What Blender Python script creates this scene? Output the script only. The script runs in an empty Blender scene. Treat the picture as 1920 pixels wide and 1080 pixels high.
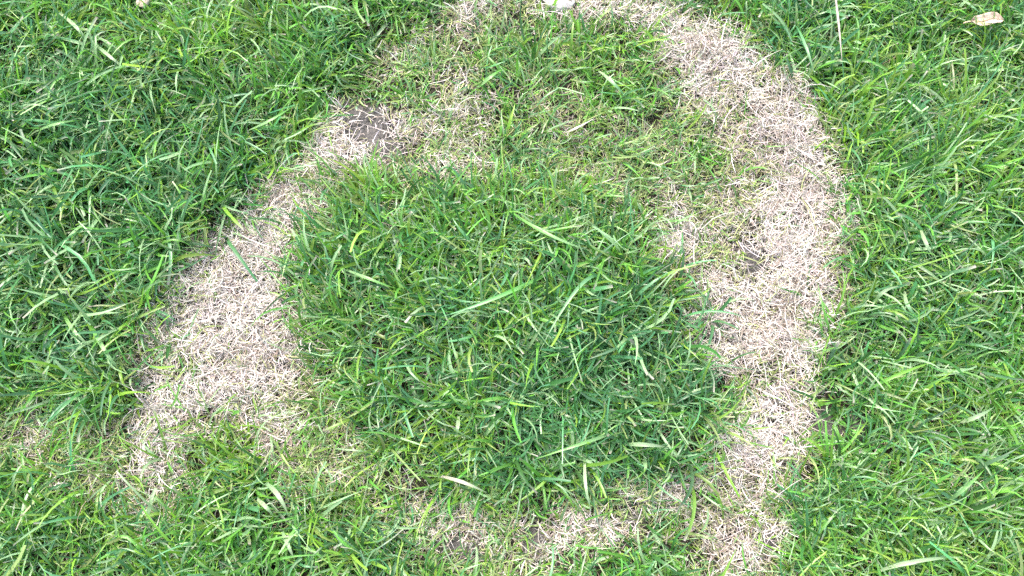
import bpy, math, random
import numpy as np

rng = np.random.default_rng(7)
random.seed(7)
scene = bpy.context.scene
col = scene.collection
R = math.radians

# ---------------------------------------------------------------- camera
TILT = R(17.0)
HFOV = R(50.0)
DIST = 1.29
cam_d = bpy.data.cameras.new("camera")
cam = bpy.data.objects.new("camera", cam_d)
col.objects.link(cam)
cam_d.sensor_width = 36.0
cam_d.angle = HFOV
cam_d.clip_start = 0.02
cam_d.clip_end = 200.0
CAM_POS = np.array([0.0, -DIST * math.sin(TILT), DIST * math.cos(TILT)])
cam.location = CAM_POS
cam.rotation_euler = (TILT, 0, 0)
scene.camera = cam

# ---------------------------------------------------------------- light
SUN_ELEV, SUN_AZ = R(58.0), R(-35.0)          # azimuth measured from +Y (photo top), clockwise
world = bpy.data.worlds.new("World")
scene.world = world
world.use_nodes = True
wn = world.node_tree.nodes
wl = world.node_tree.links
bg = wn["Background"]
sky = wn.new("ShaderNodeTexSky")
sky.sky_type = 'NISHITA'
sky.sun_disc = False
sky.sun_elevation = SUN_ELEV
sky.sun_rotation = SUN_AZ
sky.air_density = 1.0
sky.dust_density = 6.0
sky.ozone_density = 0.6
wl.new(sky.outputs[0], bg.inputs[0])
bg.inputs[1].default_value = 0.15
sun_d = bpy.data.lights.new("sun", 'SUN')
sun_d.energy = 1.2
sun_d.angle = R(28.0)
sun_d.color = (1.0, 0.965, 0.91)
sun = bpy.data.objects.new("sun", sun_d)
col.objects.link(sun)
sx, sy, sz = (math.sin(SUN_AZ) * math.cos(SUN_ELEV), math.cos(SUN_AZ) * math.cos(SUN_ELEV), math.sin(SUN_ELEV))
from mathutils import Vector
sun.rotation_euler = Vector((sx, sy, sz)).to_track_quat('Z', 'Y').to_euler()
sun.location = (sx * 5, sy * 5, sz * 5)

vs = scene.view_settings
vs.view_transform = 'Standard'
vs.look = 'None'
vs.gamma = 1.0
vs.use_curve_mapping = False
vs.exposure = 1.85
scene.cycles.max_bounces = 6
scene.cycles.diffuse_bounces = 3
scene.cycles.transmission_bounces = 3
scene.cycles.glossy_bounces = 2
scene.cycles.use_denoising = False

# ---------------------------------------------------------------- layout helpers
FPX = 960.0 / math.tan(HFOV / 2)
cT, sT = math.cos(TILT), math.sin(TILT)

def to_photo(x, y, z=0.0):
    """world point on the lawn -> position in the photograph (1920x1080)"""
    dx, dy, dz = x - CAM_POS[0], y - CAM_POS[1], z - CAM_POS[2]
    cy = dy * cT + dz * sT
    cz = -dy * sT + dz * cT
    return 960 + FPX * dx / -cz, 540 - FPX * cy / -cz

def at(px, py, z=0.0):
    """photograph position -> point on the lawn at height z"""
    u, v = (px - 960) / FPX, (540 - py) / FPX
    d = np.array([u, v * cT + sT, v * sT - cT])
    t = (z - CAM_POS[2]) / d[2]
    return CAM_POS + d * t

PX = 1.2 / 1920                                # metres per photo pixel at the middle

def smooth(a, n):
    for _ in range(n):
        a = (a + np.roll(a, 1, 0) + np.roll(a, -1, 0)) / 3
        a = (a + np.roll(a, 1, 1) + np.roll(a, -1, 1)) / 3
    return a

class Noise:
    """smooth value noise over the lawn"""
    def __init__(self, cell, seed):
        r = np.random.default_rng(seed)
        self.c = cell
        self.g = r.random((256, 256))
    def __call__(self, x, y):
        fx, fy = np.asarray(x) / self.c + 1000.3, np.asarray(y) / self.c + 1000.7
        ix, iy = np.floor(fx).astype(int), np.floor(fy).astype(int)
        tx, ty = fx - ix, fy - iy
        tx, ty = tx * tx * (3 - 2 * tx), ty * ty * (3 - 2 * ty)
        g = self.g
        a, b = g[ix % 256, iy % 256], g[(ix + 1) % 256, iy % 256]
        c, d = g[ix % 256, (iy + 1) % 256], g[(ix + 1) % 256, (iy + 1) % 256]
        return (a * (1 - tx) + b * tx) * (1 - ty) + (c * (1 - tx) + d * tx) * ty

# maps over the photo's plane, 8 px cells, margin 600 px
MG, CE = 720, 8
GW, GH = (1920 + 2 * MG) // CE, (1080 + 2 * MG) // CE
gx, gy = np.meshgrid((np.arange(GW) + .5) * CE - MG, (np.arange(GH) + .5) * CE - MG)

def inside(poly, x, y):
    r = np.zeros(np.shape(x), bool)
    n = len(poly)
    for i in range(n):
        x0, y0 = poly[i]
        x1, y1 = poly[(i + 1) % n]
        if y0 == y1:
            continue
        c = ((y0 > y) != (y1 > y)) & (x < (x1 - x0) * (y - y0) / (y1 - y0) + x0)
        r ^= c
    return r

def stamp(m, poly, v, soft=2):
    a = smooth(inside(poly, gx, gy).astype(float), soft)
    return m * (1 - a) + v * a

def dab(m, cx, cy, rx, ry, v, rot=0.0, hard=1.0):
    c, s = math.cos(R(rot)), math.sin(R(rot))
    u = ((gx - cx) * c + (gy - cy) * s) / rx
    w = (-(gx - cx) * s + (gy - cy) * c) / ry
    a = np.clip(1.6 - (u * u + w * w) * 1.1, 0, 1) * hard
    return m * (1 - a) + v * a

# dead = share of the sward that is dead straw (0 lush .. 1 bleached)
dead = np.full((GH, GW), 0.04)
# mixed, thin sward first
dead = stamp(dead, [(640, 190), (700, 90), (830, 20), (860, -60), (1010, -60), (1190, -60), (1270, 0), (1330, 180), (1420, 320),
                    (1400, 420), (1390, 520), (1330, 560), (1270, 540), (1230, 470), (1200, 420), (1100, 360), (1000, 330), (880, 345), (720, 340), (640, 300)], 0.38, 3)
dead = stamp(dead, [(900, 60), (1000, 40), (1170, 60), (1230, 120), (1255, 210), (1200, 250), (1120, 190), (1000, 190), (920, 150)], 0.15, 2)
dead = stamp(dead, [(0, 780), (260, 770), (330, 900), (340, 1010), (240, 1010), (200, 930), (60, 900), (-40, 880), (-60, 790)], 0.48, 3)
dead = stamp(dead, [(560, 770), (640, 790), (700, 880), (820, 940), (1000, 940), (1200, 890), (1330, 890), (1350, 980), (1300, 1010),
                    (1150, 1040), (1060, 1100), (780, 1100), (760, 1000), (640, 960), (560, 930)], 0.42, 3)
dead = stamp(dead, [(400, 740), (580, 700), (610, 800), (570, 930), (500, 880), (480, 820), (400, 820), (340, 840)], 0.5, 2)
# bleached left arc
LEFT_ARC = [(655, 215), (600, 240), (560, 290), (515, 330), (470, 385), (430, 420), (375, 448), (345, 500), (325, 545), (290, 575),
            (282, 625), (270, 690), (262, 745), (268, 830), (300, 905), (335, 930), (355, 915), (342, 850), (345, 800), (420, 770),
            (500, 745), (560, 725), (592, 670), (588, 610), (562, 560), (548, 500), (565, 440), (600, 390), (630, 345), (700, 310), (700, 240)]
dead = stamp(dead, LEFT_ARC, 0.55, 7)
dead = stamp(dead, LEFT_ARC, 0.93, 2)
dead = dab(dead, 335, 690, 55, 35, 0.75)
dead = dab(dead, 365, 690, 22, 16, 0.4)
dead = dab(dead, 610, 340, 45, 25, 0.6)
dead = dab(dead, 400, 800, 60, 14, 0.62)
dead = dab(dead, 385, 812, 60, 26, 0.72)
dead = dab(dead, 500, 800, 40, 56, 0.82)
dead = dab(dead, 545, 900, 34, 40, 0.7)
dead = dab(dead, 620, 850, 44, 30, 0.68)
dead = dab(dead, 305, 850, 44, 66, 0.95)
dead = dab(dead, 330, 765, 60, 30, 0.95)
dead = dab(dead, 520, 820, 36, 45, 0.85)
dead = dab(dead, 540, 880, 30, 26, 0.75)
dead = dab(dead, 635, 835, 26, 26, 0.8)
dead = dab(dead, 445, 868, 48, 34, 0.15)
# upper mixed patches
dead = dab(dead, 850, 300, 75, 40, 0.70)
dead = dab(dead, 800, 240, 60, 40, 0.62)
dead = dab(dead, 890, 210, 45, 45, 0.58)
dead = dab(dead, 705, 255, 62, 55, 0.9)
dead = dab(dead, 900, 15, 50, 26, 0.85)
dead = dab(dead, 875, 55, 36, 18, 0.7)
dead = dab(dead, 765, 90, 30, 18, 0.6)
dead = dab(dead, 730, 125, 40, 20, 0.5)
dead = dab(dead, 1060, 10, 60, 30, 0.85)
dead = dab(dead, 1130, 15, 70, 26, 0.8)
dead = dab(dead, 1050, 230, 34, 18, 0.6)
dead = dab(dead, 1090, 270, 30, 20, 0.6)
dead = dab(dead, 1150, 340, 60, 28, 0.6)
dead = dab(dead, 1270, 430, 40, 48, 0.85)
dead = dab(dead, 1300, 380, 60, 30, 0.6)
# bleached right arc
RIGHT_ARC = [(1185, 25), (1215, 15), (1290, 30), (1350, 45), (1390, 75), (1430, 115), (1490, 150), (1525, 170), (1540, 230), (1552, 310), (1595, 360),
             (1605, 440), (1592, 510), (1575, 570), (1545, 600), (1532, 680), (1532, 760), (1515, 850), (1470, 900), (1380, 900),
             (1350, 875), (1375, 810), (1385, 770), (1410, 720), (1360, 690), (1320, 630), (1315, 560), (1370, 520), (1395, 440), (1430, 380),
             (1425, 310), (1390, 265), (1330, 215), (1280, 170), (1245, 110)]
dead = stamp(dead, RIGHT_ARC, 0.58, 9)
dead = stamp(dead, RIGHT_ARC, 0.93, 2)
dead = dab(dead, 1440, 700, 50, 22, 0.72)
dead = dab(dead, 1400, 740, 26, 18, 0.5)
dead = dab(dead, 1370, 170, 60, 24, 0.75)
dead = dab(dead, 1435, 150, 40, 20, 0.7)
dead = dab(dead, 1560, 470, 24, 60, 0.75)
dead = dab(dead, 1360, 260, 50, 40, 0.6)
dead = dab(dead, 1400, 330, 50, 40, 0.5)
dead = dab(dead, 1500, 760, 30, 40, 0.8)
dead = stamp(dead, [(1340, 890), (1490, 890), (1480, 960), (1465, 1010), (1440, 1110), (1320, 1110), (1310, 1000), (1290, 960), (1240, 960), (1240, 890)], 0.68, 3)
dead = dab(dead, 1390, 1020, 75, 60, 0.82)
dead = dab(dead, 1290, 930, 55, 36, 0.85)
dead = dab(dead, 1195, 950, 50, 32, 0.75)
dead = dab(dead, 1090, 990, 85, 36, 0.85)
dead = dab(dead, 1010, 1010, 36, 50, 0.8)
dead = dab(dead, 860, 1000, 70, 45, 0.85)
dead = dab(dead, 800, 960, 30, 26, 0.7)
# lone tan spots in the lower left
dead = dab(dead, 85, 835, 32, 24, 0.85)
dead = dab(dead, 115, 905, 36, 16, 0.7)
dead = dab(dead, 255, 905, 50, 22, 0.6)
dead = dab(dead, 290, 1000, 26, 22, 0.7)
dead = dab(dead, 490, 125, 26, 22, 0.55)
dead = dab(dead, 450, 170, 18, 12, 0.5)
dead = dab(dead, 730, 450, 20, 20, 0.45)
dead = stamp(dead, [(1210, 390), (1400, 330), (1430, 420), (1390, 560), (1310, 560), (1240, 500)], 0.58, 4)
dead = stamp(dead, [(570, 680), (640, 720), (650, 790), (700, 870), (660, 930), (570, 900), (560, 760)], 0.5, 4)
dead = stamp(dead, [(560, 420), (700, 335), (960, 330), (1110, 380), (1090, 410), (950, 365), (710, 375), (580, 450)], 0.34, 4)
dead = dab(dead, 1270, 445, 34, 44, 0.9)
dead = dab(dead, 1345, 600, 50, 90, 0.92)
dead = dab(dead, 1365, 830, 22, 60, 0.9)
for (sx_, sy_, sr_) in [(1020, 960, 30), (1060, 1040, 30), (925, 990, 22), (1230, 985, 26), (1150, 960, 16), (950, 950, 26), (1320, 940, 20),
                        (1440, 955, 20), (1330, 1060, 22), (780, 1010, 26), (1470, 1050, 24), (1330, 300, 34), (1385, 215, 22), (1265, 250, 30),
                        (1230, 90, 14), (930, 110, 40), (1000, 260, 36), (960, 210, 30), (700, 180, 30), (760, 170, 40), (410, 795, 26), (350, 790, 14)]:
    dead = dab(dead, sx_, sy_, sr_, sr_ * .8, .18)
# soft yellow fringe between
bare = np.zeros((GH, GW))                      # bare earth showing
for (cx, cy, rx, ry, rot) in [(688, 238, 54, 42, 35), (720, 275, 44, 28, 20), (1412, 490, 26, 28, 0), (1445, 782, 18, 12, 0),
                              (1543, 802, 28, 44, -25), (1606, 802, 24, 26, 0), (865, 1030, 40, 28, 0), (1000, 1010, 22, 36, 20),
                              (1435, 1020, 18, 26, 30), (330, 935, 16, 10, 0), (565, 940, 22, 14, 0), (1470, 640, 22, 8, 0),
                              (640, 190, 24, 12, 0), (1190, 965, 34, 14, 0)]:
    bare = dab(bare, cx, cy, rx, ry, 1.0, rot)

# lush = height/vigour of green; deep = bluish deep green; lime = yellow green
lush = np.full((GH, GW), 0.85)
lush = stamp(lush, [(620, 190), (700, 60), (840, -80), (1260, -80), (1440, 100), (1560, 250), (1430, 420), (1240, 430), (1000, 330), (700, 340)], 0.5, 5)
lush = stamp(lush, [(560, 780), (700, 880), (900, 930), (1340, 880), (1480, 900), (1480, 1100), (700, 1100)], 0.6, 5)
lush = dab(lush, 1100, 130, 130, 90, 0.75)
lush = dab(lush, 1120, 690, 240, 190, 0.95)
lush = dab(lush, 180, 400, 330, 330, 1.12)
lush = dab(lush, 620, 1040, 90, 60, 0.9)
deep = np.full((GH, GW), 0.35)
deep = dab(deep, 160, 420, 330, 320, 0.85)
deep = dab(deep, 1150, 710, 240, 190, 1.0)
deep = dab(deep, 900, 620, 250, 130, 0.55)
deep = dab(deep, 1480, 80, 90, 60, 0.6)
deep = dab(deep, 1700, 560, 160, 130, 0.5)
deep = dab(deep, 640, 1030, 110, 60, 0.65)
deep = dab(deep, 1560, 990, 120, 70, 0.55)
deep = dab(deep, 660, 560, 110, 80, 0.5)
lime = np.full((GH, GW), 0.30)
lime = dab(lime, 1680, 180, 220, 160, 0.5)
lime = dab(lime, 1800, 640, 200, 330, 0.32)
lime = dab(lime, 780, 850, 150, 80, 0.8)
lime = dab(lime, 430, 850, 90, 50, 0.9)
lime = dab(lime, 1000, 400, 230, 70, 0.5)
lime = dab(lime, 640, 760, 70, 60, 0.7)
lime = dab(lime, 450, 120, 200, 120, 0.5)
lime = dab(lime, 1580, 230, 60, 60, 0.85)
lime = dab(lime, 200, 1000, 200, 80, 0.42)
lime = dab(lime, 120, 720, 160, 60, 0.5)

n_gap = Noise(.026, 21)
n_big, n_mid, n_sml = Noise(0.14, 1), Noise(0.05, 2), Noise(0.018, 3)

def look(m, x, y, jitter=0.0):
    u, v = to_photo(x, y)
    if jitter:
        u = u + rng.normal(0, jitter, np.shape(u))
        v = v + rng.normal(0, jitter, np.shape(v))
    i = np.clip(((v + MG) / CE).astype(int), 0, GH - 1)
    j = np.clip(((u + MG) / CE).astype(int), 0, GW - 1)
    return m[i, j]

# lie of the grass: (px, py, direction in degrees seen in the photo with 0 = right, 90 = up, radius, weight)
FLOW = [(120, 720, 215, 160, 1.0), (200, 90, -40, 160, .8), (620, 120, 200, 130, .7), (600, 480, 150, 110, .9), (690, 640, 215, 120, .8),
        (800, 560, 175, 130, .6), (1030, 480, 20, 160, .6), (1150, 520, 160, 90, .6), (1100, 700, 250, 140, .6), (760, 760, 170, 120, .8),
        (800, 860, 225, 120, .7), (1250, 620, 10, 120, .5), (1300, 820, -40, 110, .6), (1600, 250, 60, 90, .8), (1700, 130, 60, 150, .7),
        (1840, 330, 10, 160, .6), (1640, 560, -50, 90, .7), (1780, 700, 40, 160, .6), (1700, 900, -35, 160, .7), (1840, 880, 35, 120, .6),
        (600, 1010, -60, 130, .6), (250, 1010, 190, 160, .6), (450, 940, 0, 110, .6), (330, 300, -30, 150, .5), (100, 400, 260, 180, .5),
        (470, 330, 120, 120, .5), (1060, 130, 95, 150, .5), (1180, 180, -50, 120, .6), (950, 40, 80, 120, .5), (1800, 1040, 15, 120, .8)]

def flow(x, y):
    u, v = to_photo(x, y)
    a = n_big(x, y) * 4 * math.pi + n_mid(y + 3, x) * 3
    fx, fy = np.cos(a) * 0.35, np.sin(a) * 0.35
    for (cx, cy, deg, rad, w) in FLOW:
        k = w * .85 * np.exp(-((u - cx) ** 2 + (v - cy) ** 2) / (2 * (rad * .75) ** 2))
        fx = fx + k * math.cos(R(deg))
        fy = fy + k * math.sin(R(deg))
    return np.arctan2(fy, fx), np.clip(np.hypot(fx, fy), 0, 1.2)

def ground_z(x, y):
    return (n_big(x, y) - .5) * 0.022 + (n_mid(x, y) - .5) * 0.010 + (n_sml(x, y) - .5) * 0.005

# ---------------------------------------------------------------- materials
def new_mat(name):
    m = bpy.data.materials.new(name)
    m.use_nodes = True
    nt = m.node_tree
    return m, nt, nt.nodes["Principled BSDF"], nt.nodes["Material Output"]

def blade_material(name, rough, spec, translucent, fleck, fleck_amt):
    """blade colour comes from each blade's own pigment attribute, broken by lengthwise veins and flecks"""
    m, nt, p, out = new_mat(name)
    N, L = nt.nodes, nt.links
    att = N.new("ShaderNodeAttribute"); att.attribute_name = "pigment"
    uv = N.new("ShaderNodeAttribute"); uv.attribute_name = "along"
    nz = N.new("ShaderNodeTexNoise"); nz.inputs["Scale"].default_value = 420; nz.inputs["Detail"].default_value = 3
    ramp = N.new("ShaderNodeMapRange")
    ramp.inputs[1].default_value = .35; ramp.inputs[2].default_value = .7
    ramp.inputs[3].default_value = 0.0; ramp.inputs[4].default_value = fleck_amt
    L.new(nz.outputs["Fac"], ramp.inputs[0])
    mix = N.new("ShaderNodeMix"); mix.data_type = 'RGBA'
    L.new(ramp.outputs[0], mix.inputs[0])
    L.new(att.outputs["Color"], mix.inputs[6])
    mix.inputs[7].default_value = fleck
    # veins: a wave across the blade
    mul = N.new("ShaderNodeMath"); mul.operation = 'MULTIPLY'; mul.inputs[1].default_value = 22
    sep = N.new("ShaderNodeSeparateXYZ"); L.new(uv.outputs["Vector"], sep.inputs[0])
    L.new(sep.outputs["Y"], mul.inputs[0])
    sn = N.new("ShaderNodeMath"); sn.operation = 'SINE'; L.new(mul.outputs[0], sn.inputs[0])
    mr = N.new("ShaderNodeMapRange"); mr.inputs[1].default_value = -1; mr.inputs[2].default_value = 1
    mr.inputs[3].default_value = .93; mr.inputs[4].default_value = 1.07
    L.new(sn.outputs[0], mr.inputs[0])
    vm = N.new("ShaderNodeVectorMath"); vm.operation = 'SCALE'
    L.new(mix.outputs[2], vm.inputs[0]); L.new(mr.outputs[0], vm.inputs["Scale"])
    L.new(vm.outputs[0], p.inputs["Base Color"])
    p.inputs["Roughness"].default_value = rough
    p.inputs["Specular IOR Level"].default_value = spec
    tr = N.new("ShaderNodeBsdfTranslucent")
    tint = N.new("ShaderNodeMix"); tint.data_type = 'RGBA'; tint.blend_type = 'MULTIPLY'; tint.inputs[0].default_value = 1
    L.new(vm.outputs[0], tint.inputs[6]); tint.inputs[7].default_value = (1.25, 1.3, .55, 1)
    L.new(tint.outputs[2], tr.inputs["Color"])
    ms = N.new("ShaderNodeMixShader"); ms.inputs[0].default_value = translucent
    L.new(p.outputs[0], ms.inputs[1]); L.new(tr.outputs[0], ms.inputs[2])
    L.new(ms.outputs[0], out.inputs["Surface"])
    return m

M_GRASS = blade_material("living_grass", .36, .68, .40, (.28, .36, .16, 1), .08)
M_STRAW = blade_material("dead_straw", .6, .35, .12, (.34, .25, .16, 1), .35)

def soil_material():
    m, nt, p, out = new_mat("soil")
    N, L = nt.nodes, nt.links
    tc = N.new("ShaderNodeTexCoord")
    a = N.new("ShaderNodeTexNoise"); a.inputs["Scale"].default_value = 38; a.inputs["Detail"].default_value = 8; a.inputs["Roughness"].default_value = .65
    b = N.new("ShaderNodeTexNoise"); b.inputs["Scale"].default_value = 420; b.inputs["Detail"].default_value = 5
    L.new(tc.outputs["Object"], a.inputs["Vector"]); L.new(tc.outputs["Object"], b.inputs["Vector"])
    r = N.new("ShaderNodeValToRGB")
    r.color_ramp.elements[0].position = .3; r.color_ramp.elements[0].color = (.050, .048, .046, 1)
    r.color_ramp.elements[1].position = .75; r.color_ramp.elements[1].color = (.140, .134, .130, 1)
    L.new(a.outputs["Fac"], r.inputs[0])
    mx = N.new("ShaderNodeMix"); mx.data_type = 'RGBA'; mx.blend_type = 'OVERLAY'; mx.inputs[0].default_value = .7
    L.new(r.outputs[0], mx.inputs[6]); L.new(b.outputs["Fac"], mx.inputs[7])
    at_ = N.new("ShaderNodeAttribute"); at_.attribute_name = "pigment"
    shade_mix = N.new("ShaderNodeMix"); shade_mix.data_type = 'RGBA'
    shade_mix.inputs[6].default_value = (.030, .026, .018, 1)  # near-black soil tone: shade between the blades painted into the colour
    L.new(at_.outputs["Fac"], shade_mix.inputs[0]); L.new(mx.outputs[2], shade_mix.inputs[7])
    L.new(shade_mix.outputs[2], p.inputs["Base Color"])
    p.inputs["Roughness"].default_value = .95
    p.inputs["Specular IOR Level"].default_value = .15
    bp = N.new("ShaderNodeBump"); bp.inputs["Strength"].default_value = .9; bp.inputs["Distance"].default_value = .005
    L.new(b.outputs["Fac"], bp.inputs["Height"]); L.new(bp.outputs[0], p.inputs["Normal"])
    return m
M_SOIL = soil_material()

def mineral_material(name, c0, c1, scale, rough=.8):
    m, nt, p, out = new_mat(name)
    N, L = nt.nodes, nt.links
    tc = N.new("ShaderNodeTexCoord")
    a = N.new("ShaderNodeTexNoise"); a.inputs["Scale"].default_value = scale; a.inputs["Detail"].default_value = 7; a.inputs["Roughness"].default_value = .62
    a.inputs["Distortion"].default_value = .6
    L.new(tc.outputs["Object"], a.inputs["Vector"])
    r = N.new("ShaderNodeValToRGB")
    r.color_ramp.elements[0].position = .32; r.color_ramp.elements[0].color = (*c0, 1)
    r.color_ramp.elements[1].position = .6; r.color_ramp.elements[1].color = (*c1, 1)
    L.new(a.outputs["Fac"], r.inputs[0]); L.new(r.outputs[0], p.inputs["Base Color"])
    p.inputs["Roughness"].default_value = rough
    p.inputs["Specular IOR Level"].default_value = .3
    bp = N.new("ShaderNodeBump"); bp.inputs["Strength"].default_value = .5; bp.inputs["Distance"].default_value = .002
    L.new(a.outputs["Fac"], bp.inputs["Height"]); L.new(bp.outputs[0], p.inputs["Normal"])
    return m

# ---------------------------------------------------------------- object helpers
def tag(o, label=None, cat=None, group=None, kind=None):
    if label: o["label"] = label
    if cat: o["category"] = cat
    if group: o["group"] = group
    if kind: o["kind"] = kind
    return o

def mesh_from(name, V, F, mat, colr=None, along=None, parent=None, smooth_shade=True):
    me = bpy.data.meshes.new(name)
    V = np.asarray(V, np.float32)
    F = np.asarray(F, np.int32)
    k = F.shape[1]
    me.vertices.add(len(V)); me.vertices.foreach_set("co", V.ravel())
    me.loops.add(F.size); me.loops.foreach_set("vertex_index", F.ravel())
    me.polygons.add(len(F))
    me.polygons.foreach_set("loop_start", np.arange(0, F.size, k, dtype=np.int32))
    me.polygons.foreach_set("loop_total", np.full(len(F), k, np.int32))
    if smooth_shade:
        me.polygons.foreach_set("use_smooth", np.ones(len(F), bool))
    if colr is not None:
        a = me.attributes.new("pigment", 'FLOAT_COLOR', 'POINT')
        a.data.foreach_set("color", np.concatenate([colr, np.ones((len(colr), 1))], 1).astype(np.float32).ravel())
    if along is not None:
        a = me.attributes.new("along", 'FLOAT_VECTOR', 'POINT')
        a.data.foreach_set("vector", along.astype(np.float32).ravel())
    me.update(calc_edges=True)
    me.materials.append(mat)
    o = bpy.data.objects.new(name, me)
    col.objects.link(o)
    if parent: o.parent = parent
    return o

def blades(x, y, z, az, inc0, inc1, L, W, twist, curl, c0, c1, nseg=5, fold=.28, cut=None, kink=None, kinkaz=None, width_mode='leaf', tipc=None, floor=None):
    """arched, folded, tapering blades; every argument is one value per blade. Returns V, F, pigment, along"""
    n = len(x)
    S = np.linspace(0, 1, nseg + 1)
    P = np.zeros((n, nseg + 1, 3))
    P[:, 0] = np.stack([x, y, z], 1)
    T = np.zeros((n, nseg + 1, 3)); A = np.zeros((n, nseg + 1))
    for i, s in enumerate(S):
        inc = inc0 + (inc1 - inc0) * s ** 1.15
        a = az + curl * s
        if kink is not None:
            hit = (s > kink)
            inc = np.where(hit, inc + .5, inc)
            a = np.where(hit, a + kinkaz, a)
        T[:, i] = np.stack([np.cos(a) * np.sin(inc), np.sin(a) * np.sin(inc), np.cos(inc)], 1)
        A[:, i] = a
        if i:
            tm = (T[:, i] + T[:, i - 1]) * .5
            P[:, i] = P[:, i - 1] + tm * (L / nseg)[:, None]
    if floor is None:
        floor = ground_z(x, y) + .002
    lim = floor[:, None] + rng.random((n, 1)) * .006
    P[:, 1:, 2] = np.where(P[:, 1:, 2] < lim, lim + (P[:, 1:, 2] - lim) * .12, P[:, 1:, 2])
    side = np.stack([-np.sin(A), np.cos(A), np.zeros_like(A)], 2)
    nor = np.cross(T, side)
    tw = twist[:, None] * (S[None] - .15)
    side2 = side * np.cos(tw)[..., None] + nor * np.sin(tw)[..., None]
    nor2 = -side * np.sin(tw)[..., None] + nor * np.cos(tw)[..., None]
    if width_mode == 'leaf':
        prof = (.55 + .45 * np.clip(S * 3.2, 0, 1)) * np.clip((1 - S ** 2.6), 0.04, 1)
        prof = np.repeat(prof[None], n, 0)
        if cut is not None:                    # mown blades end bluntly
            blunt = (.55 + .45 * np.clip(S * 3.2, 0, 1)) * (1 - .35 * S ** 2)
            prof = np.where(cut[:, None], blunt[None], prof)
    else:
        prof = np.repeat((.8 + .2 * np.sin(S * 3.1) - .45 * S ** 3)[None], n, 0)
    w = W[:, None] * prof * .5
    if fold > 0:
        rows = np.stack([P - side2 * w[..., None], P - nor2 * (w * fold)[..., None], P + side2 * w[..., None]], 2)
        k = 3
        ac = np.array([-1., 0., 1.])
    else:
        rows = np.stack([P - side2 * w[..., None], P + side2 * w[..., None]], 2)
        k = 2
        ac = np.array([-1., 1.])
    V = rows.reshape(-1, 3)
    t = np.clip(S, 0, 1)[None, :, None]
    C = c0[:, None, :] * (1 - t) + c1[:, None, :] * t
    if tipc is not None:
        e = np.clip((S - .86) / .14, 0, 1)[None, :, None]
        use = (tipc[:, :1] >= 0)[:, None, :]
        C = np.where(use, C * (1 - e) + tipc[:, None, :] * e, C)
    C = np.repeat(C[:, :, None, :], k, 2).reshape(-1, 3)
    al = np.zeros((n, nseg + 1, k, 3))
    al[..., 0] = S[None, :, None]
    al[..., 1] = ac[None, None, :]
    al[..., 2] = rng.random(n)[:, None, None]
    al = al.reshape(-1, 3)
    base = np.arange(n)[:, None, None] * ((nseg + 1) * k)
    quads = []
    for i in range(nseg):
        for j in range(k - 1):
            q = [i * k + j, i * k + j + 1, (i + 1) * k + j + 1, (i + 1) * k + j]
            quads.append(q)
    F = (base + np.array(quads)[None]).reshape(-1, 4)
    return V, F, C, al

def per(n, a):
    return np.full(n, float(a))

# ---------------------------------------------------------------- the ground
def build_ground():
    def sheet(x0, x1, y0, y1, nx, ny):
        X, Y = np.meshgrid(np.linspace(x0, x1, nx), np.linspace(y0, y1, ny))
        return X, Y
    # one sheet: fine in the middle, stretching out to the horizon
    def axis(n, half, far):
        u = np.linspace(-1, 1, n)
        return half * u + np.sign(u) * (far - half) * np.clip((np.abs(u) - .8) / .2, 0, 1) ** 4
    ax = axis(361, 1.3, 80)
    X, Y = np.meshgrid(ax, axis(321, 1.1, 80))
    fade = np.clip(3 - np.hypot(X, Y), 0, 1)
    b = look(smooth(bare, 2), X, Y)
    Z = ground_z(X, Y) * fade + fade * ((Noise(.009, 8)(X, Y) - .5) * .004 + b * .004)
    ny, nx = X.shape
    V = np.stack([X, Y, Z], 2).reshape(-1, 3)
    I = np.arange(nx * ny).reshape(ny, nx)
    F = np.stack([I[:-1, :-1], I[:-1, 1:], I[1:, 1:], I[1:, :-1]], 2).reshape(-1, 4)
    dry = np.clip(look(smooth(bare, 1), X, Y) * 1.3 + .7 * look(dead, X, Y), 0, 1).reshape(-1, 1)  # low under living grass, where the soil colour carries painted gap shade
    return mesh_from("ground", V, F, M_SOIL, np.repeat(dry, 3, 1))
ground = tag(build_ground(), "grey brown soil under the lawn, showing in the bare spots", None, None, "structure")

# ---------------------------------------------------------------- regions of the sward
RING_IN = [(560, 430), (700, 330), (960, 325), (1110, 375), (1230, 440), (1250, 530), (1310, 600), (1350, 690), (1400, 730), (1370, 820), (1340, 885),
           (1200, 895), (1000, 935), (800, 950), (640, 900), (610, 800), (580, 700), (570, 600), (530, 500)]
def green_region(x, y):
    u, v = to_photo(x, y)
    r = np.where(u < 960, 0, 1)                                   # left lawn, right lawn
    r = np.where((u > 640) & (u < 1430) & (v < 450), 3, r)        # thin sward at the top
    r = np.where((v > 860) & (u > 560) & (u < 1400), 4, r)        # strip at the bottom
    r = np.where((v > 775) & (u < 560), 5, r)                     # lower left
    r = np.where(inside(RING_IN, u, v), 2, r)                     # island in the ring
    return r
GREEN = [("grass", "tall dark green lawn grass left of the bleached left arc"),
         ("grass", "bright green lawn grass to the right of the bleached right arc"),
         ("grass", "thick island of deep green grass in the middle, enclosed by the dead ring"),
         ("grass", "thin yellowish green grass mixed with straw between island and top edge"),
         ("grass", "low grass along the bottom edge below the green island"),
         ("grass", "patchy grass with tan spots in the lower left corner")]
def dead_region(x, y):
    u, v = to_photo(x, y)
    r = np.where(u < 960, 0, 1)
    r = np.where((u > 660) & (u < 1180) & (v < 480), 2, r)
    r = np.where((v > 880) & (u > 500) & (u < 1345), 3, r)
    r = np.where(inside(RING_IN, u, v), 4, r)
    return r
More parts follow.
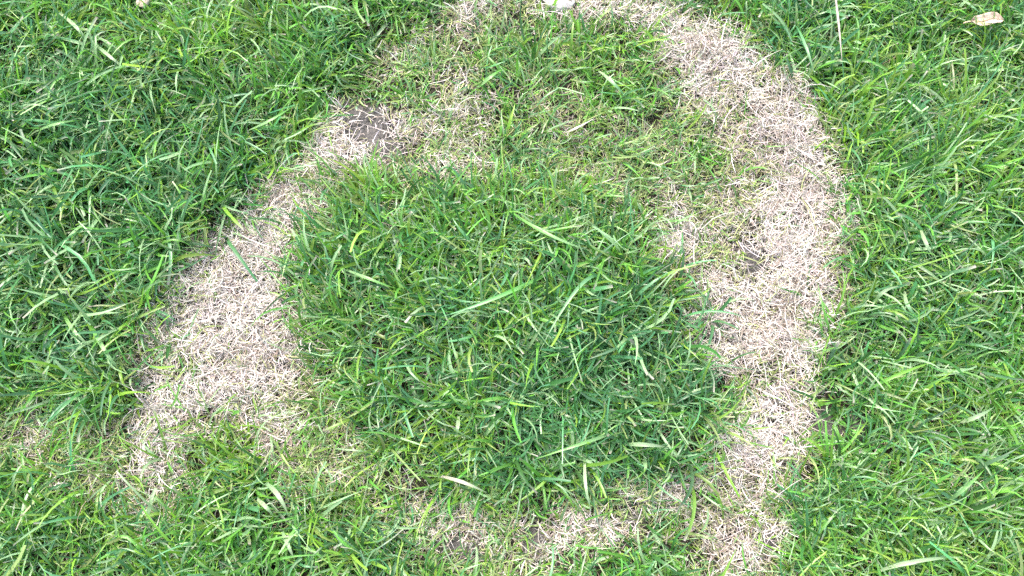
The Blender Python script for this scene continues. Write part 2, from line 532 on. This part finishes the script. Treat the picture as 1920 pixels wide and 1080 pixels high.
DEAD = [("dead_grass", "bleached dead grass of the left arc, with straw under the left lawn"),
        ("dead_grass", "broad bleached dead grass of the right arc, with straw under the right lawn"),
        ("dead_grass", "dead straw around the bare grey soil, between the two arcs at the top"),
        ("dead_grass", "tan dead grass patches along the bottom edge between the arcs"),
        ("dead_grass", "scattered dry straw low down inside the green island")]

HX, HY0, HY1 = 0.92, -0.60, 0.66               # half width and depth of the planted lawn

# ---------------------------------------------------------------- living grass
def lin(*c):
    return np.array([((v / 255) / 12.92 if v / 255 < .04045 else (((v / 255) + .055) / 1.055) ** 2.4) for v in c])

G_DEEP = np.array([.026, .130, .030])
G_BLUE = np.array([.068, .225, .100])
G_MID = np.array([.098, .290, .044])
G_LIME = np.array([.180, .360, .044])
G_PALE = np.array([.26, .43, .23])
S_WHITE = np.array([.58, .555, .555])
S_TAN = np.array([.37, .335, .315])
S_BROWN = np.array([.20, .165, .145])
S_OLIVE = np.array([.36, .42, .18])

def scatter(dens):
    n = int(dens * (2 * HX) * (HY1 - HY0))
    return rng.uniform(-HX, HX, n), rng.uniform(HY0, HY1, n)

def in_core(x, y, m=130):
    u, v = to_photo(x, y)
    return (u > -m) & (u < 1920 + m) & (v > -m) & (v < 1080 + m)

def pick_green(n, dp, lm):
    """each blade's own green"""
    r = rng.random(n)[:, None]
    dp, lm = dp[:, None], lm[:, None]
    c = np.where(r < .85 - .55 * dp, G_MID, G_DEEP) * np.ones((n, 3))
    r2 = rng.random(n)[:, None]
    c = np.where(r2 < lm * .75, G_LIME * rng.uniform(.6, 1.1, (n, 1)), c)
    r3 = rng.random(n)[:, None]
    c = np.where(r3 < dp * .6, G_BLUE * rng.uniform(.55, 1.2, (n, 1)), c)
    c = c * rng.uniform(.75, 1.35, (n, 1)) * (1 + rng.normal(0, .06, (n, 3)))
    return np.clip(c, .008, .6)

def build_grass():
    out = {k: [] for k in range(len(GREEN))}
    # tufts
    tx, ty = scatter(10500)
    d = look(dead, tx, ty, 30) + (n_sml(tx, ty) - .5) * .45
    bb = look(bare, tx, ty)
    keep = rng.random(len(tx)) < np.where(d < .62, np.clip(1.1 - d * 1.25, 0, 1), np.clip(.32 - (d - .62) * 1.6, .02, 1)) * (1 - bb)
    keep &= rng.random(len(tx)) < np.clip(.05 + 1.75 * n_gap(tx, ty), .12, 1)
    keep &= in_core(tx, ty) | (rng.random(len(tx)) < .2)
    tx, ty, d = tx[keep], ty[keep], d[keep]
    lu, dp, lm = look(lush, tx, ty, 14), look(deep, tx, ty, 20), look(lime, tx, ty, 20)
    dp = np.clip(dp + (n_mid(tx + 5, ty) - .5) * .7, 0, 1)
    lm = np.clip(lm + (n_mid(tx, ty + 9) - .5) * .9, 0, 1)
    nb = rng.integers(5, 13, len(tx))
    idx = np.repeat(np.arange(len(tx)), nb)
    n = len(idx)
    ang = rng.uniform(0, 2 * math.pi, n)
    rad = np.abs(rng.normal(0, .007, n))
    x, y = tx[idx] + np.cos(ang) * rad, ty[idx] + np.sin(ang) * rad
    z = ground_z(x, y)
    fa, fs = flow(x, y)
    lean = fs * rng.uniform(.4, 1.5, n)
    az = np.arctan2(np.sin(ang) * .8 + np.sin(fa) * lean + rng.normal(0, .4, n), np.cos(ang) * .8 + np.cos(fa) * lean + rng.normal(0, .4, n))
    dd = np.clip(d[idx], 0, 1)
    tl = rng.uniform(.75, 1.25, len(tx))[idx]
    Lm = (.015 + .026 * lu[idx]) * (1 - .6 * dd) * tl
    L = Lm * np.clip(rng.lognormal(0, .38, n), .35, 2.1)
    tw = np.clip(rng.normal(1, .28, len(tx)), .5, 1.6)[idx]
    near = look(smooth(bare, 3), tx, ty)[idx]
    L = L * (1 - .55 * np.clip(near * 1.6, 0, 1))
    W = np.clip(.0027 * tw * rng.uniform(.5, 1.35, n) * (.66 + .42 * lu[idx]) * (1 - .65 * dd), .0009, .0058)
    inc0 = np.clip(np.abs(rng.normal(.42, .28, n)), .03, 1.3)
    inc1 = np.clip(inc0 + np.abs(rng.normal(1.0, .5, n)), .3, 2.3)
    twist = rng.normal(0, .9, n)
    curl = rng.normal(0, .95, n)
    c = pick_green(n, dp[idx], lm[idx])
    th = rng.uniform(.8, 1.2, (len(tx), 1))[idx]
    c = c * th
    # yellowing near the dead ring
    yel = rng.random(n) < np.clip(dd * 1.5 - .06, 0, .7)
    c[yel] = (c[yel] * .35 + S_OLIVE * rng.uniform(.5, 1.0, (yel.sum(), 1)) * .65)
    pale = rng.random(n) < .17
    c[pale] = G_PALE * rng.uniform(.7, 1.2, (pale.sum(), 1))
    c0 = c * .9 + np.array([.09, .11, .045]) * .35       # paler sheath at the foot
    c1 = c * rng.uniform(.85, 1.2, (n, 1))
    cut = rng.random(n) < .4
    tipc = np.full((n, 3), -1.0)
    br = (cut & (rng.random(n) < .22)) | (rng.random(n) < .04)
    tipc[br] = (S_TAN * rng.uniform(.5, 1.0, (br.sum(), 1)))
    kink = np.where(rng.random(n) < .14, rng.uniform(.35, .75, n), 2.0)
    kaz = rng.normal(0, .5, n)
    reg = green_region(tx, ty)[idx]
    for k in out:
        s = reg == k
        if not s.any(): continue
        for sel, fo, sg in ((s & (W > .0022), .30, 6), (s & (W <= .0022), 0, 5)):
            out[k].append(blades(x[sel], y[sel], z[sel], az[sel], inc0[sel], inc1[sel], L[sel], W[sel], twist[sel], curl[sel], c0[sel], c1[sel], sg, fo,
                                 cut[sel], kink[sel], kaz[sel], 'leaf', tipc[sel]))
    nb1 = n
    # fine short undergrowth
    x, y = scatter(27000)
    d = look(dead, x, y, 10) + (n_sml(x + 3, y) - .5) * .3
    keep = (rng.random(len(x)) < np.clip(.12 + .8 * n_gap(x, y) + 1.4 * d, .1, 1) * np.where(d < .65, np.clip(1.1 - d * .7, 0, 1), np.clip(.64 - (d - .65) * 2.4, .05, 1)) * (1 - look(bare, x, y))) & in_core(x, y)
    x, y, d = x[keep], y[keep], np.clip(d[keep], 0, 1)
    n = len(x)
    lu = look(lush, x, y)
    dp, lm = look(deep, x, y), np.clip(look(lime, x, y) + d * .5, 0, 1)
    fa, fs = flow(x, y)
    az = np.where(rng.random(n) < .35 * fs, fa + rng.normal(0, .6, n), rng.uniform(0, 6.283, n))
    L = (.016 + .018 * lu) * rng.uniform(.5, 1.5, n) * (1 - .3 * d)
    W = rng.uniform(.0010, .0022, n)
    inc0 = np.abs(rng.normal(.6, .35, n)); inc1 = inc0 + np.abs(rng.normal(.7, .5, n))
    c = pick_green(n, dp, lm)
    c = c + np.clip(d, 0, .6)[:, None] * np.array([.17, .22, .06]) * 1.1
    yel = rng.random(n) < np.clip(d * 1.2, .08, .7)
    c[yel] = S_OLIVE * rng.uniform(.4, 1.0, (yel.sum(), 1))
    reg = green_region(x, y)
    for k in out:
        s = reg == k
        if not s.any(): continue
        m = s.sum()
        out[k].append(blades(x[s], y[s], ground_z(x[s], y[s]), az[s], inc0[s], inc1[s], L[s], W[s], rng.normal(0, 1, m), rng.normal(0, .8, m),
                             c[s], c[s] * 1.1, 4, 0, None, None, None, 'leaf'))
    print("green blades", nb1, n)
    for k, parts in out.items():
        join(GREEN[k][0], parts, M_GRASS, GREEN[k][1], "grass")

def join(name, parts, mat, label, cat):
    V, F, C, A = [], [], [], []
    o = 0
    for (v, f, c, a) in parts:
        V.append(v); F.append(f + o); C.append(c); A.append(a)
        o += len(v)
    if not V: return None
    ob = mesh_from(name, np.concatenate(V), np.concatenate(F), mat, np.concatenate(C), np.concatenate(A))
    return tag(ob, label, cat, None, "stuff")

def build_straw():
    out = {k: [] for k in range(len(DEAD))}
    x, y = scatter(290000)
    d = look(dead, x, y, 8) + (n_sml(x, y) - .5) * .25
    bb = look(bare, x, y, 3)
    clump = .55 + .75 * n_sml(x * 1.7 + 2, y * 1.7)
    keep = rng.random(len(x)) < np.clip(.055 + d * d * 1.0, .04, 1) * clump * (1 - .93 * np.clip(bb * 1.1, 0, 1))
    keep &= in_core(x, y, 110)
    x, y, d = x[keep], y[keep], np.clip(d[keep], 0, 1)
    # dead crowns: stubble fanning out of one root
    cx, cy = scatter(2600)
    cd = look(dead, cx, cy, 10)
    k = (rng.random(len(cx)) < np.clip(cd * 1.1, .03, 1)) & in_core(cx, cy, 110) & (look(bare, cx, cy) < .5)
    cx, cy, cd = cx[k], cy[k], cd[k]
    ix = np.repeat(np.arange(len(cx)), rng.integers(10, 30, len(cx)))
    ca = rng.uniform(0, 6.283, len(ix)); cr = np.abs(rng.normal(0, .004, len(ix)))
    nloose = len(x)
    x = np.concatenate([x, cx[ix] + np.cos(ca) * cr]); y = np.concatenate([y, cy[ix] + np.sin(ca) * cr]); d = np.concatenate([d, np.clip(cd[ix], 0, 1)])
    n = len(x)
    crown = np.arange(n) >= nloose
    fa, fs = flow(x, y)
    sw = n_mid(x * 1.3, y * 1.3) * 12
    az = np.where(rng.random(n) < .5, sw + rng.normal(0, .7, n), rng.uniform(0, 6.283, n))
    az[crown] = ca + rng.normal(0, .35, len(ca))
    L = np.clip(rng.lognormal(math.log(.0112), .5, n), .004, .05)
    W = rng.uniform(.0005, .0011, n) * np.where(rng.random(n) < .08, 1.5, 1)
    z = ground_z(x, y) + rng.uniform(.0005, .009, n) * (.5 + d)
    inc0 = np.clip(rng.normal(1.30, .30, n), .2, 1.75)
    inc0[crown] = np.clip(rng.normal(.85, .35, crown.sum()), .1, 1.5)
    L[crown] *= rng.uniform(1.0, 1.5, crown.sum())
    inc1 = np.clip(inc0 + rng.normal(.25, .45, n), .4, 2.3)
    r = rng.random((n, 1))
    wh = np.clip(d * .9 + .02 + (n_mid(x + 7, y + 2) - .5) * .7, .2, .95)[:, None]
    c = np.where(r < wh * .80, S_WHITE, np.where(r < wh * .8 + (1 - wh * .8) * .62, S_TAN, S_BROWN)) * rng.uniform(.7, 1.2, (n, 1)) * (1 + rng.normal(0, .04, (n, 3)))
    ol = rng.random(n) < np.clip(.70 - d * .72, .04, .5)
    c[ol] = S_OLIVE * rng.uniform(.6, 1.2, (ol.sum(), 1))
    c = np.clip(c, .02, .78)
    reg = dead_region(x, y)
    for k in out:
        s = reg == k
        if not s.any(): continue
        m = s.sum()
        out[k].append(blades(x[s], y[s], z[s], az[s], inc0[s], inc1[s], L[s], W[s], rng.normal(0, 1.2, m), rng.normal(0, 1.0, m),
                             c[s], c[s] * rng.uniform(.85, 1.1, (m, 1)), 4, 0, None, None, None, 'straw', None, ground_z(x[s], y[s]) + .001))
    print("straws", n)
    for k, parts in out.items():
        join(DEAD[k][0], parts, M_STRAW, DEAD[k][1], "dead grass")

build_straw()
build_grass()

# ---------------------------------------------------------------- single long blades
def long_blade(pts, width, c0, c1, label, name="long_grass", cat="grass blade", h=(.02, .045, .03), mat=None, group="long blades standing out of the lawn"):
    """one blade laid through the given photo points; h = height at foot, middle, tip"""
    pts = [np.array(p, float) for p in pts]
    if len(pts) == 2:
        d = pts[1] - pts[0]
        pts = [pts[0], (pts[0] + pts[1]) / 2 + np.array([-d[1], d[0]]) * random.uniform(-.08, .08), pts[1]]
    m = len(pts)
    ns = 12
    t = np.linspace(0, 1, ns + 1)
    a, b, c = pts[0], pts[m // 2], pts[-1]
    q = b * 2 - (a + c) / 2
    C2 = np.outer((1 - t) ** 2, a) + np.outer(2 * t * (1 - t), q) + np.outer(t ** 2, c)
    H = (1 - t) ** 2 * h[0] + 2 * t * (1 - t) * (2 * h[1] - (h[0] + h[2]) / 2) + t ** 2 * h[2]
    P = np.array([at(px, py, hz) for (px, py), hz in zip(C2, H)])
    T = np.gradient(P, axis=0); T /= np.linalg.norm(T, axis=1)[:, None]
    side = np.cross(np.array([0, 0, 1.0]), T); side /= np.linalg.norm(side, axis=1)[:, None]
    nor = np.cross(T, side)
    tw = np.linspace(random.uniform(-.5, .2), random.uniform(-.2, .6), ns + 1)[:, None]
    sd = side * np.cos(tw) + nor * np.sin(tw); nr = -side * np.sin(tw) + nor * np.cos(tw)
    prof = (.6 + .4 * np.clip(t * 3, 0, 1)) * np.clip(1 - t ** 3, .06, 1)
    w = (width * .88 * PX * .5 * prof)[:, None]
    org = P[0].copy()
    rows = np.stack([P - sd * w, P - nr * w * .3, P + sd * w], 1) - org
    V = rows.reshape(-1, 3)
    F = [[i * 3 + j, i * 3 + j + 1, i * 3 + j + 4, i * 3 + j + 3] for i in range(ns) for j in (0, 1)]
    colr = np.repeat(np.outer(1 - t, c0) + np.outer(t, c1), 3, 0)
    al = np.zeros((len(V), 3)); al[:, 0] = np.repeat(t, 3); al[:, 1] = np.tile([-1, 0, 1], ns + 1)
    o = mesh_from(name, V, F, mat or M_GRASS, colr, al)
    o.location = org
    return tag(o, label, cat, group, "thing")

PALE, BLUE, WHI, TAN, GRN, LIM = G_PALE * .85, G_BLUE * 1.4, np.array([.36, .46, .29]), S_TAN, G_MID * 1.3, G_LIME * 1.1
for (pts, w, c0, c1, lab) in [
    ([(113, 575), (140, 622), (176, 652)], 8, GRN, WHI, "whitish bent blade in the left lawn, beside the widest bleached patch"),
    ([(168, 605), (195, 655), (224, 694)], 9, GRN, PALE, "broad pale green blade ending just left of the bleached left arc"),
    ([(1037, 508), (930, 558), (828, 594)], 9, GRN, BLUE, "longest bluish blade lying across the middle of the green island"),
    ([(1130, 520), (1082, 542), (1010, 662)], 8, BLUE, PALE, "long steep blade in the upper right half of the green island"),
    ([(955, 395), (1030, 440), (1113, 472)], 8, GRN, PALE, "long blade slanting down at the top of the green island"),
    ([(648, 505), (690, 522), (742, 541)], 8, PALE, GRN, "pale blade near the left edge of the green island"),
    ([(1097, 858), (1098, 910), (1109, 958)], 7, WHI, PALE, "whitish curved blade hanging over the bottom dead patch"),
    ([(827, 893), (870, 905), (913, 924)], 8, TAN, WHI, "tan and white dry blade at the bottom of the green island"),
    ([(1172, 833), (1212, 834), (1256, 839)], 9, PALE, WHI, "broad whitish blade lying level in the lower right of the island"),
    ([(1650, 1070), (1720, 1052), (1806, 1044)], 9, WHI, PALE, "long nearly level white blade near the bottom right corner"),
    ([(1776, 940), (1810, 915), (1848, 878)], 8, PALE, GRN, "straight pale blade rising to the right in the lower right lawn"),
    ([(1800, 792), (1832, 781), (1864, 763)], 9, WHI, PALE, "whitish blade in the right lawn, level with the two dark soil holes"),
    ([(1794, -6), (1818, 8), (1842, 28)], 9, WHI, BLUE, "bright bluish white blade touching the dry leaf"),
    ([(1493, 48), (1512, 90), (1528, 142)], 7, BLUE, PALE, "pale bluish blade pointing at the bleached right arc from above"),
    ([(1122, 132), (1146, 152), (1174, 181)], 9, WHI, BLUE, "bright bluish white blade in the thin grass near the top middle"),
    ([(898, 164), (918, 145), (942, 129)], 9, PALE, GRN, "short broad blade above the mixed straw in the upper middle"),
    ([(1056, 250), (1080, 240), (1114, 222)], 6, TAN, S_WHITE, "straight pale straw lying in the thin grass above the island"),
    ([(110, 24), (142, 50), (166, 82)], 9, WHI, PALE, "broad whitish blade in the top left corner of the lawn"),
    ([(178, 83), (205, 105), (238, 132)], 8, PALE, WHI, "pale arching blade below the top left pebble"),
    ([(466, 244), (505, 226), (548, 200)], 7, PALE, GRN, "straight pale blade left of the bare grey soil"),
    ([(498, 905), (522, 930), (541, 968)], 10, PALE, WHI, "broad whitish blade right of the lime green tuft at the lower left"),
    ([(482, 936), (498, 950), (515, 971)], 9, WHI, PALE, "short broad whitish blade beside the lime green tuft"),
    ([(529, 996), (540, 1022), (553, 1052)], 8, PALE, WHI, "pale drooping blade close to the bottom edge, left of middle"),
    ([(1640, 574), (1655, 548), (1690, 536)], 8, PALE, WHI, "pale hooked blade in the right lawn beside the right arc"),
    ([(1697, 546), (1702, 572), (1722, 594)], 9, WHI, BLUE, "white kinked blade in the middle of the right lawn"),
    ([(1727, 430), (1736, 455), (1751, 484)], 9, WHI, PALE, "white curled blade above the kinked one in the right lawn"),
    ([(60, 250), (105, 232), (150, 226)], 7, PALE, GRN, "pale level blade near the left edge of the lawn"),
    ([(860, 780), (858, 800), (856, 818)], 8, WHI, PALE, "short upright whitish blade in the lime green part of the island"),
    ([(1150, 812), (1090, 832), (1000, 862)], 7, PALE, GRN, "long pale blade crossing the dark lower middle of the island"),
    ([(1620, 735), (1690, 700), (1760, 676)], 7, GRN, LIM, "long green blade leaning right, above the two dark soil holes"),
]:
    long_blade(pts, w, c0, c1, lab)
long_blade([(1566, -10), (1573, 50), (1579, 118)], 5, S_TAN * .8, S_TAN, "tan dry grass stalk hanging straight down from the top edge, upper right",
           "dry_stalk", "dry stalk", (.05, .055, .04), M_STRAW, None)

# ---------------------------------------------------------------- stones and leaf
def stone(name, px, py, rx, ry, rz, z, mat, label, cat, seed, rot=0.0):
    r = np.random.default_rng(seed)
    import bmesh
    bm = bmesh.new()
    bmesh.ops.create_icosphere(bm, subdivisions=4, radius=1)
    planes = [(np.array(p) / np.linalg.norm(p), d) for p, d in zip(r.normal(0, 1, (9, 3)), r.uniform(.68, .9, 9))]
    ph = r.uniform(0, 6, 6)
    for v in bm.verts:
        c = np.array(v.co)
        for p, d in planes:                    # worn facets
            e = c @ p - d
            if e > 0: c = c - p * e * .85
        c = c * (1 + .05 * math.sin(4 * c[0] + ph[0]) * math.sin(5 * c[1] + ph[1]) + .025 * math.sin(11 * c[1] + ph[2]) * math.sin(9 * c[2] + ph[3]))
        v.co = (c[0] * rx * PX, c[1] * ry * PX, c[2] * rz * PX)
    me = bpy.data.meshes.new(name)
    bm.to_mesh(me); bm.free()
    for p in me.polygons: p.use_smooth = True
    me.materials.append(mat)
    o = bpy.data.objects.new(name, me)
    col.objects.link(o)
    o.location = at(px, py, z)
    o.rotation_euler = (r.uniform(-.15, .15), r.uniform(-.15, .15), R(rot))
    return tag(o, label, cat)

M_WHITE = mineral_material("chalky_stone", (.22, .20, .18), (.60, .58, .555), 170)
M_CREAM = mineral_material("cream_pebble", (.36, .28, .20), (.56, .48, .38), 260)
stone("stone", 1046, 0, 40, 26, 13, .007, M_WHITE, "largest white stone, cut by the top edge amid dead straw", "stone", 3, -10)
stone("pebble", 268, 4, 13, 12, 10, .034, M_CREAM, "small cream pebble among tall grass at the top left edge", "pebble", 5, 15)

def leaf():
    root = bpy.data.objects.new("dry_leaf", None)
    col.objects.link(root)
    root.location = at(1852, 37, .035)
    root.rotation_euler = (R(6), R(-4), R(4))
    nx, ny = 15, 7
    V, F = [], []
    Lh, Wh = 31 * PX, 11.5 * PX
    for i in range(nx):
        t = i / (nx - 1) * 2 - 1
        w = Wh * (1 - abs(t) ** 2.6) ** .6 + .0004
        for j in range(ny):
            s = j / (ny - 1) * 2 - 1
            V.append((t * Lh, s * w + .0012 * math.sin(t * 4), .004 * s * s * (1 - .3 * t) - .0035 * t * t + .0006 * math.sin(9 * t + 3 * s)))
    for i in range(nx - 1):
        for j in range(ny - 1):
            a = i * ny + j
            F.append((a, a + ny, a + ny + 1, a + 1))
    m = mineral_material("dry_leaf_tissue", (.26, .19, .14), (.50, .41, .33), 170, .7)
    b = mesh_from("leaf_blade", V, F, m, parent=root)
    sol = b.modifiers.new("thickness", 'SOLIDIFY'); sol.thickness = .0006
    # raised midrib running on into the stalk
    ns, rr = 14, []
    V, F = [], []
    for i in range(ns + 1):
        t = -1.45 + 2.35 * i / ns
        r0 = .0009 * (1.1 - .35 * (t + 1.45))
        zc = -.0035 * min(t * t, 1.0) + .0008 - (0.004 * max(-t - 1, 0))
        for k in range(6):
            a = k * math.pi / 3
            V.append((t * Lh, .0012 * math.sin(t * 4) + r0 * math.cos(a), zc + r0 * math.sin(a)))
    for i in range(ns):
        for k in range(6):
            F.append((i * 6 + k, i * 6 + (k + 1) % 6, (i + 1) * 6 + (k + 1) % 6, (i + 1) * 6 + k))
    m2 = mineral_material("leaf_rib", (.30, .21, .13), (.48, .37, .26), 150, .7)
    mesh_from("leaf_stalk", V, F, m2, parent=root)
    tag(root, "tan dry leaf lying on the grass at the top right corner", "dry leaf")
leaf()

# ---------------------------------------------------------------- tufts one can pick out
def tuft(px, py, n, length, width, c, label, spread=.010, seed=1):
    r = np.random.default_rng(seed)
    p = at(px, py, 0)
    root = bpy.data.objects.new("grass_tuft", None)
    col.objects.link(root)
    gz = float(ground_z(p[0], p[1]))
    root.location = (p[0], p[1], gz)
    for i in range(n):
        a = r.uniform(0, 6.283)
        rd = abs(r.normal(0, spread))
        one = lambda v: np.array([float(v)])
        cc = c * r.uniform(.75, 1.3)
        inc = r.uniform(.25, .9)
        V, F, C, A = blades(one(math.cos(a) * rd), one(math.sin(a) * rd), one(0), one(a + r.normal(0, .4)), one(inc), one(inc + r.uniform(.4, 1.1)),
                            one(length * r.uniform(.6, 1.3)), one(width * r.uniform(.7, 1.2)), one(r.normal(0, .7)), one(r.normal(0, .6)),
                            cc[None] * .9, cc[None] * r.uniform(.95, 1.3), 6, .3, np.array([r.random() < .4]), one(2), one(0), 'leaf', None, one(.002))
        mesh_from("leaf", V, F, M_GRASS, C, A, root)
    return tag(root, label, "grass tuft")
tuft(455, 858, 26, .030, .0030, np.array([.17, .33, .015]), "bright lime green grass tuft below the bleached left arc", .014, 11)
tuft(368, 690, 12, .022, .0022, np.array([.15, .28, .05]), "small green sprout alone inside the bleached left arc", .006, 12)
tuft(1412, 735, 16, .026, .0022, np.array([.15, .29, .05]), "small yellowish green sprout inside the lower bleached right arc", .010, 13)
tuft(1588, 215, 30, .045, .0034, np.array([.16, .33, .02]), "upright lime green tuft just right of the upper right arc", .014, 14)
tuft(1495, 70, 18, .050, .0042, np.array([.06, .21, .11]), "bluish green broad bladed tuft above the bleached right arc", .012, 15)
tuft(1118, 660, 34, .058, .0036, np.array([.04, .16, .07]), "tall dark bluish green tuft in the right half of the green island", .016, 16)
tuft(690, 380, 26, .045, .0030, np.array([.10, .26, .04]), "green tuft at the upper left edge of the island, under the bare grey soil", .014, 17)

# ---------------------------------------------------------------- crumbs of earth and litter in the bare spots
def crumbs():
    n = 22000
    x, y = rng.uniform(-.62, .62, n), rng.uniform(-.36, .38, n)
    p = np.clip(look(bare, x, y, 6), 0, 1) * .8 + look(dead, x, y) * .05
    k = rng.random(n) < p
    x, y = x[k], y[k]
    m = len(x)
    z = ground_z(x, y) + .003
    base = np.array([[1, 0, 0], [-1, 0, 0], [0, 1, 0], [0, -1, 0], [0, 0, 1], [0, 0, -1],
                     [.6, .6, .5], [-.6, .6, .5], [.6, -.6, .5], [-.6, -.6, .5]], float)
    tri = np.array([[4, 0, 6], [6, 2, 4], [4, 2, 7], [7, 1, 4], [4, 1, 9], [9, 3, 4], [4, 3, 8], [8, 0, 4], [0, 5, 2], [2, 6, 0], [2, 5, 1], [1, 7, 2], [1, 5, 3], [3, 9, 1], [3, 5, 0], [0, 8, 3]])
    sz = np.clip(rng.lognormal(math.log(.0014), .55, m), .0004, .0055)
    V = base[None] * (1 + rng.normal(0, .22, (m, 10, 3))) * sz[:, None, None] * np.array([1, 1, .7])
    V = V + np.stack([x, y, z], 1)[:, None, :]
    F = (tri[None] + (np.arange(m) * 10)[:, None, None]).reshape(-1, 3)
    o = mesh_from("soil_crumbs", V.reshape(-1, 3), F, M_SOIL, np.repeat(rng.uniform(.5, 1, (m * 10, 1)), 3, 1), smooth_shade=False)
    tag(o, "loose grey brown crumbs of earth on the bare soil spots", "soil crumbs", None, "stuff")
crumbs()
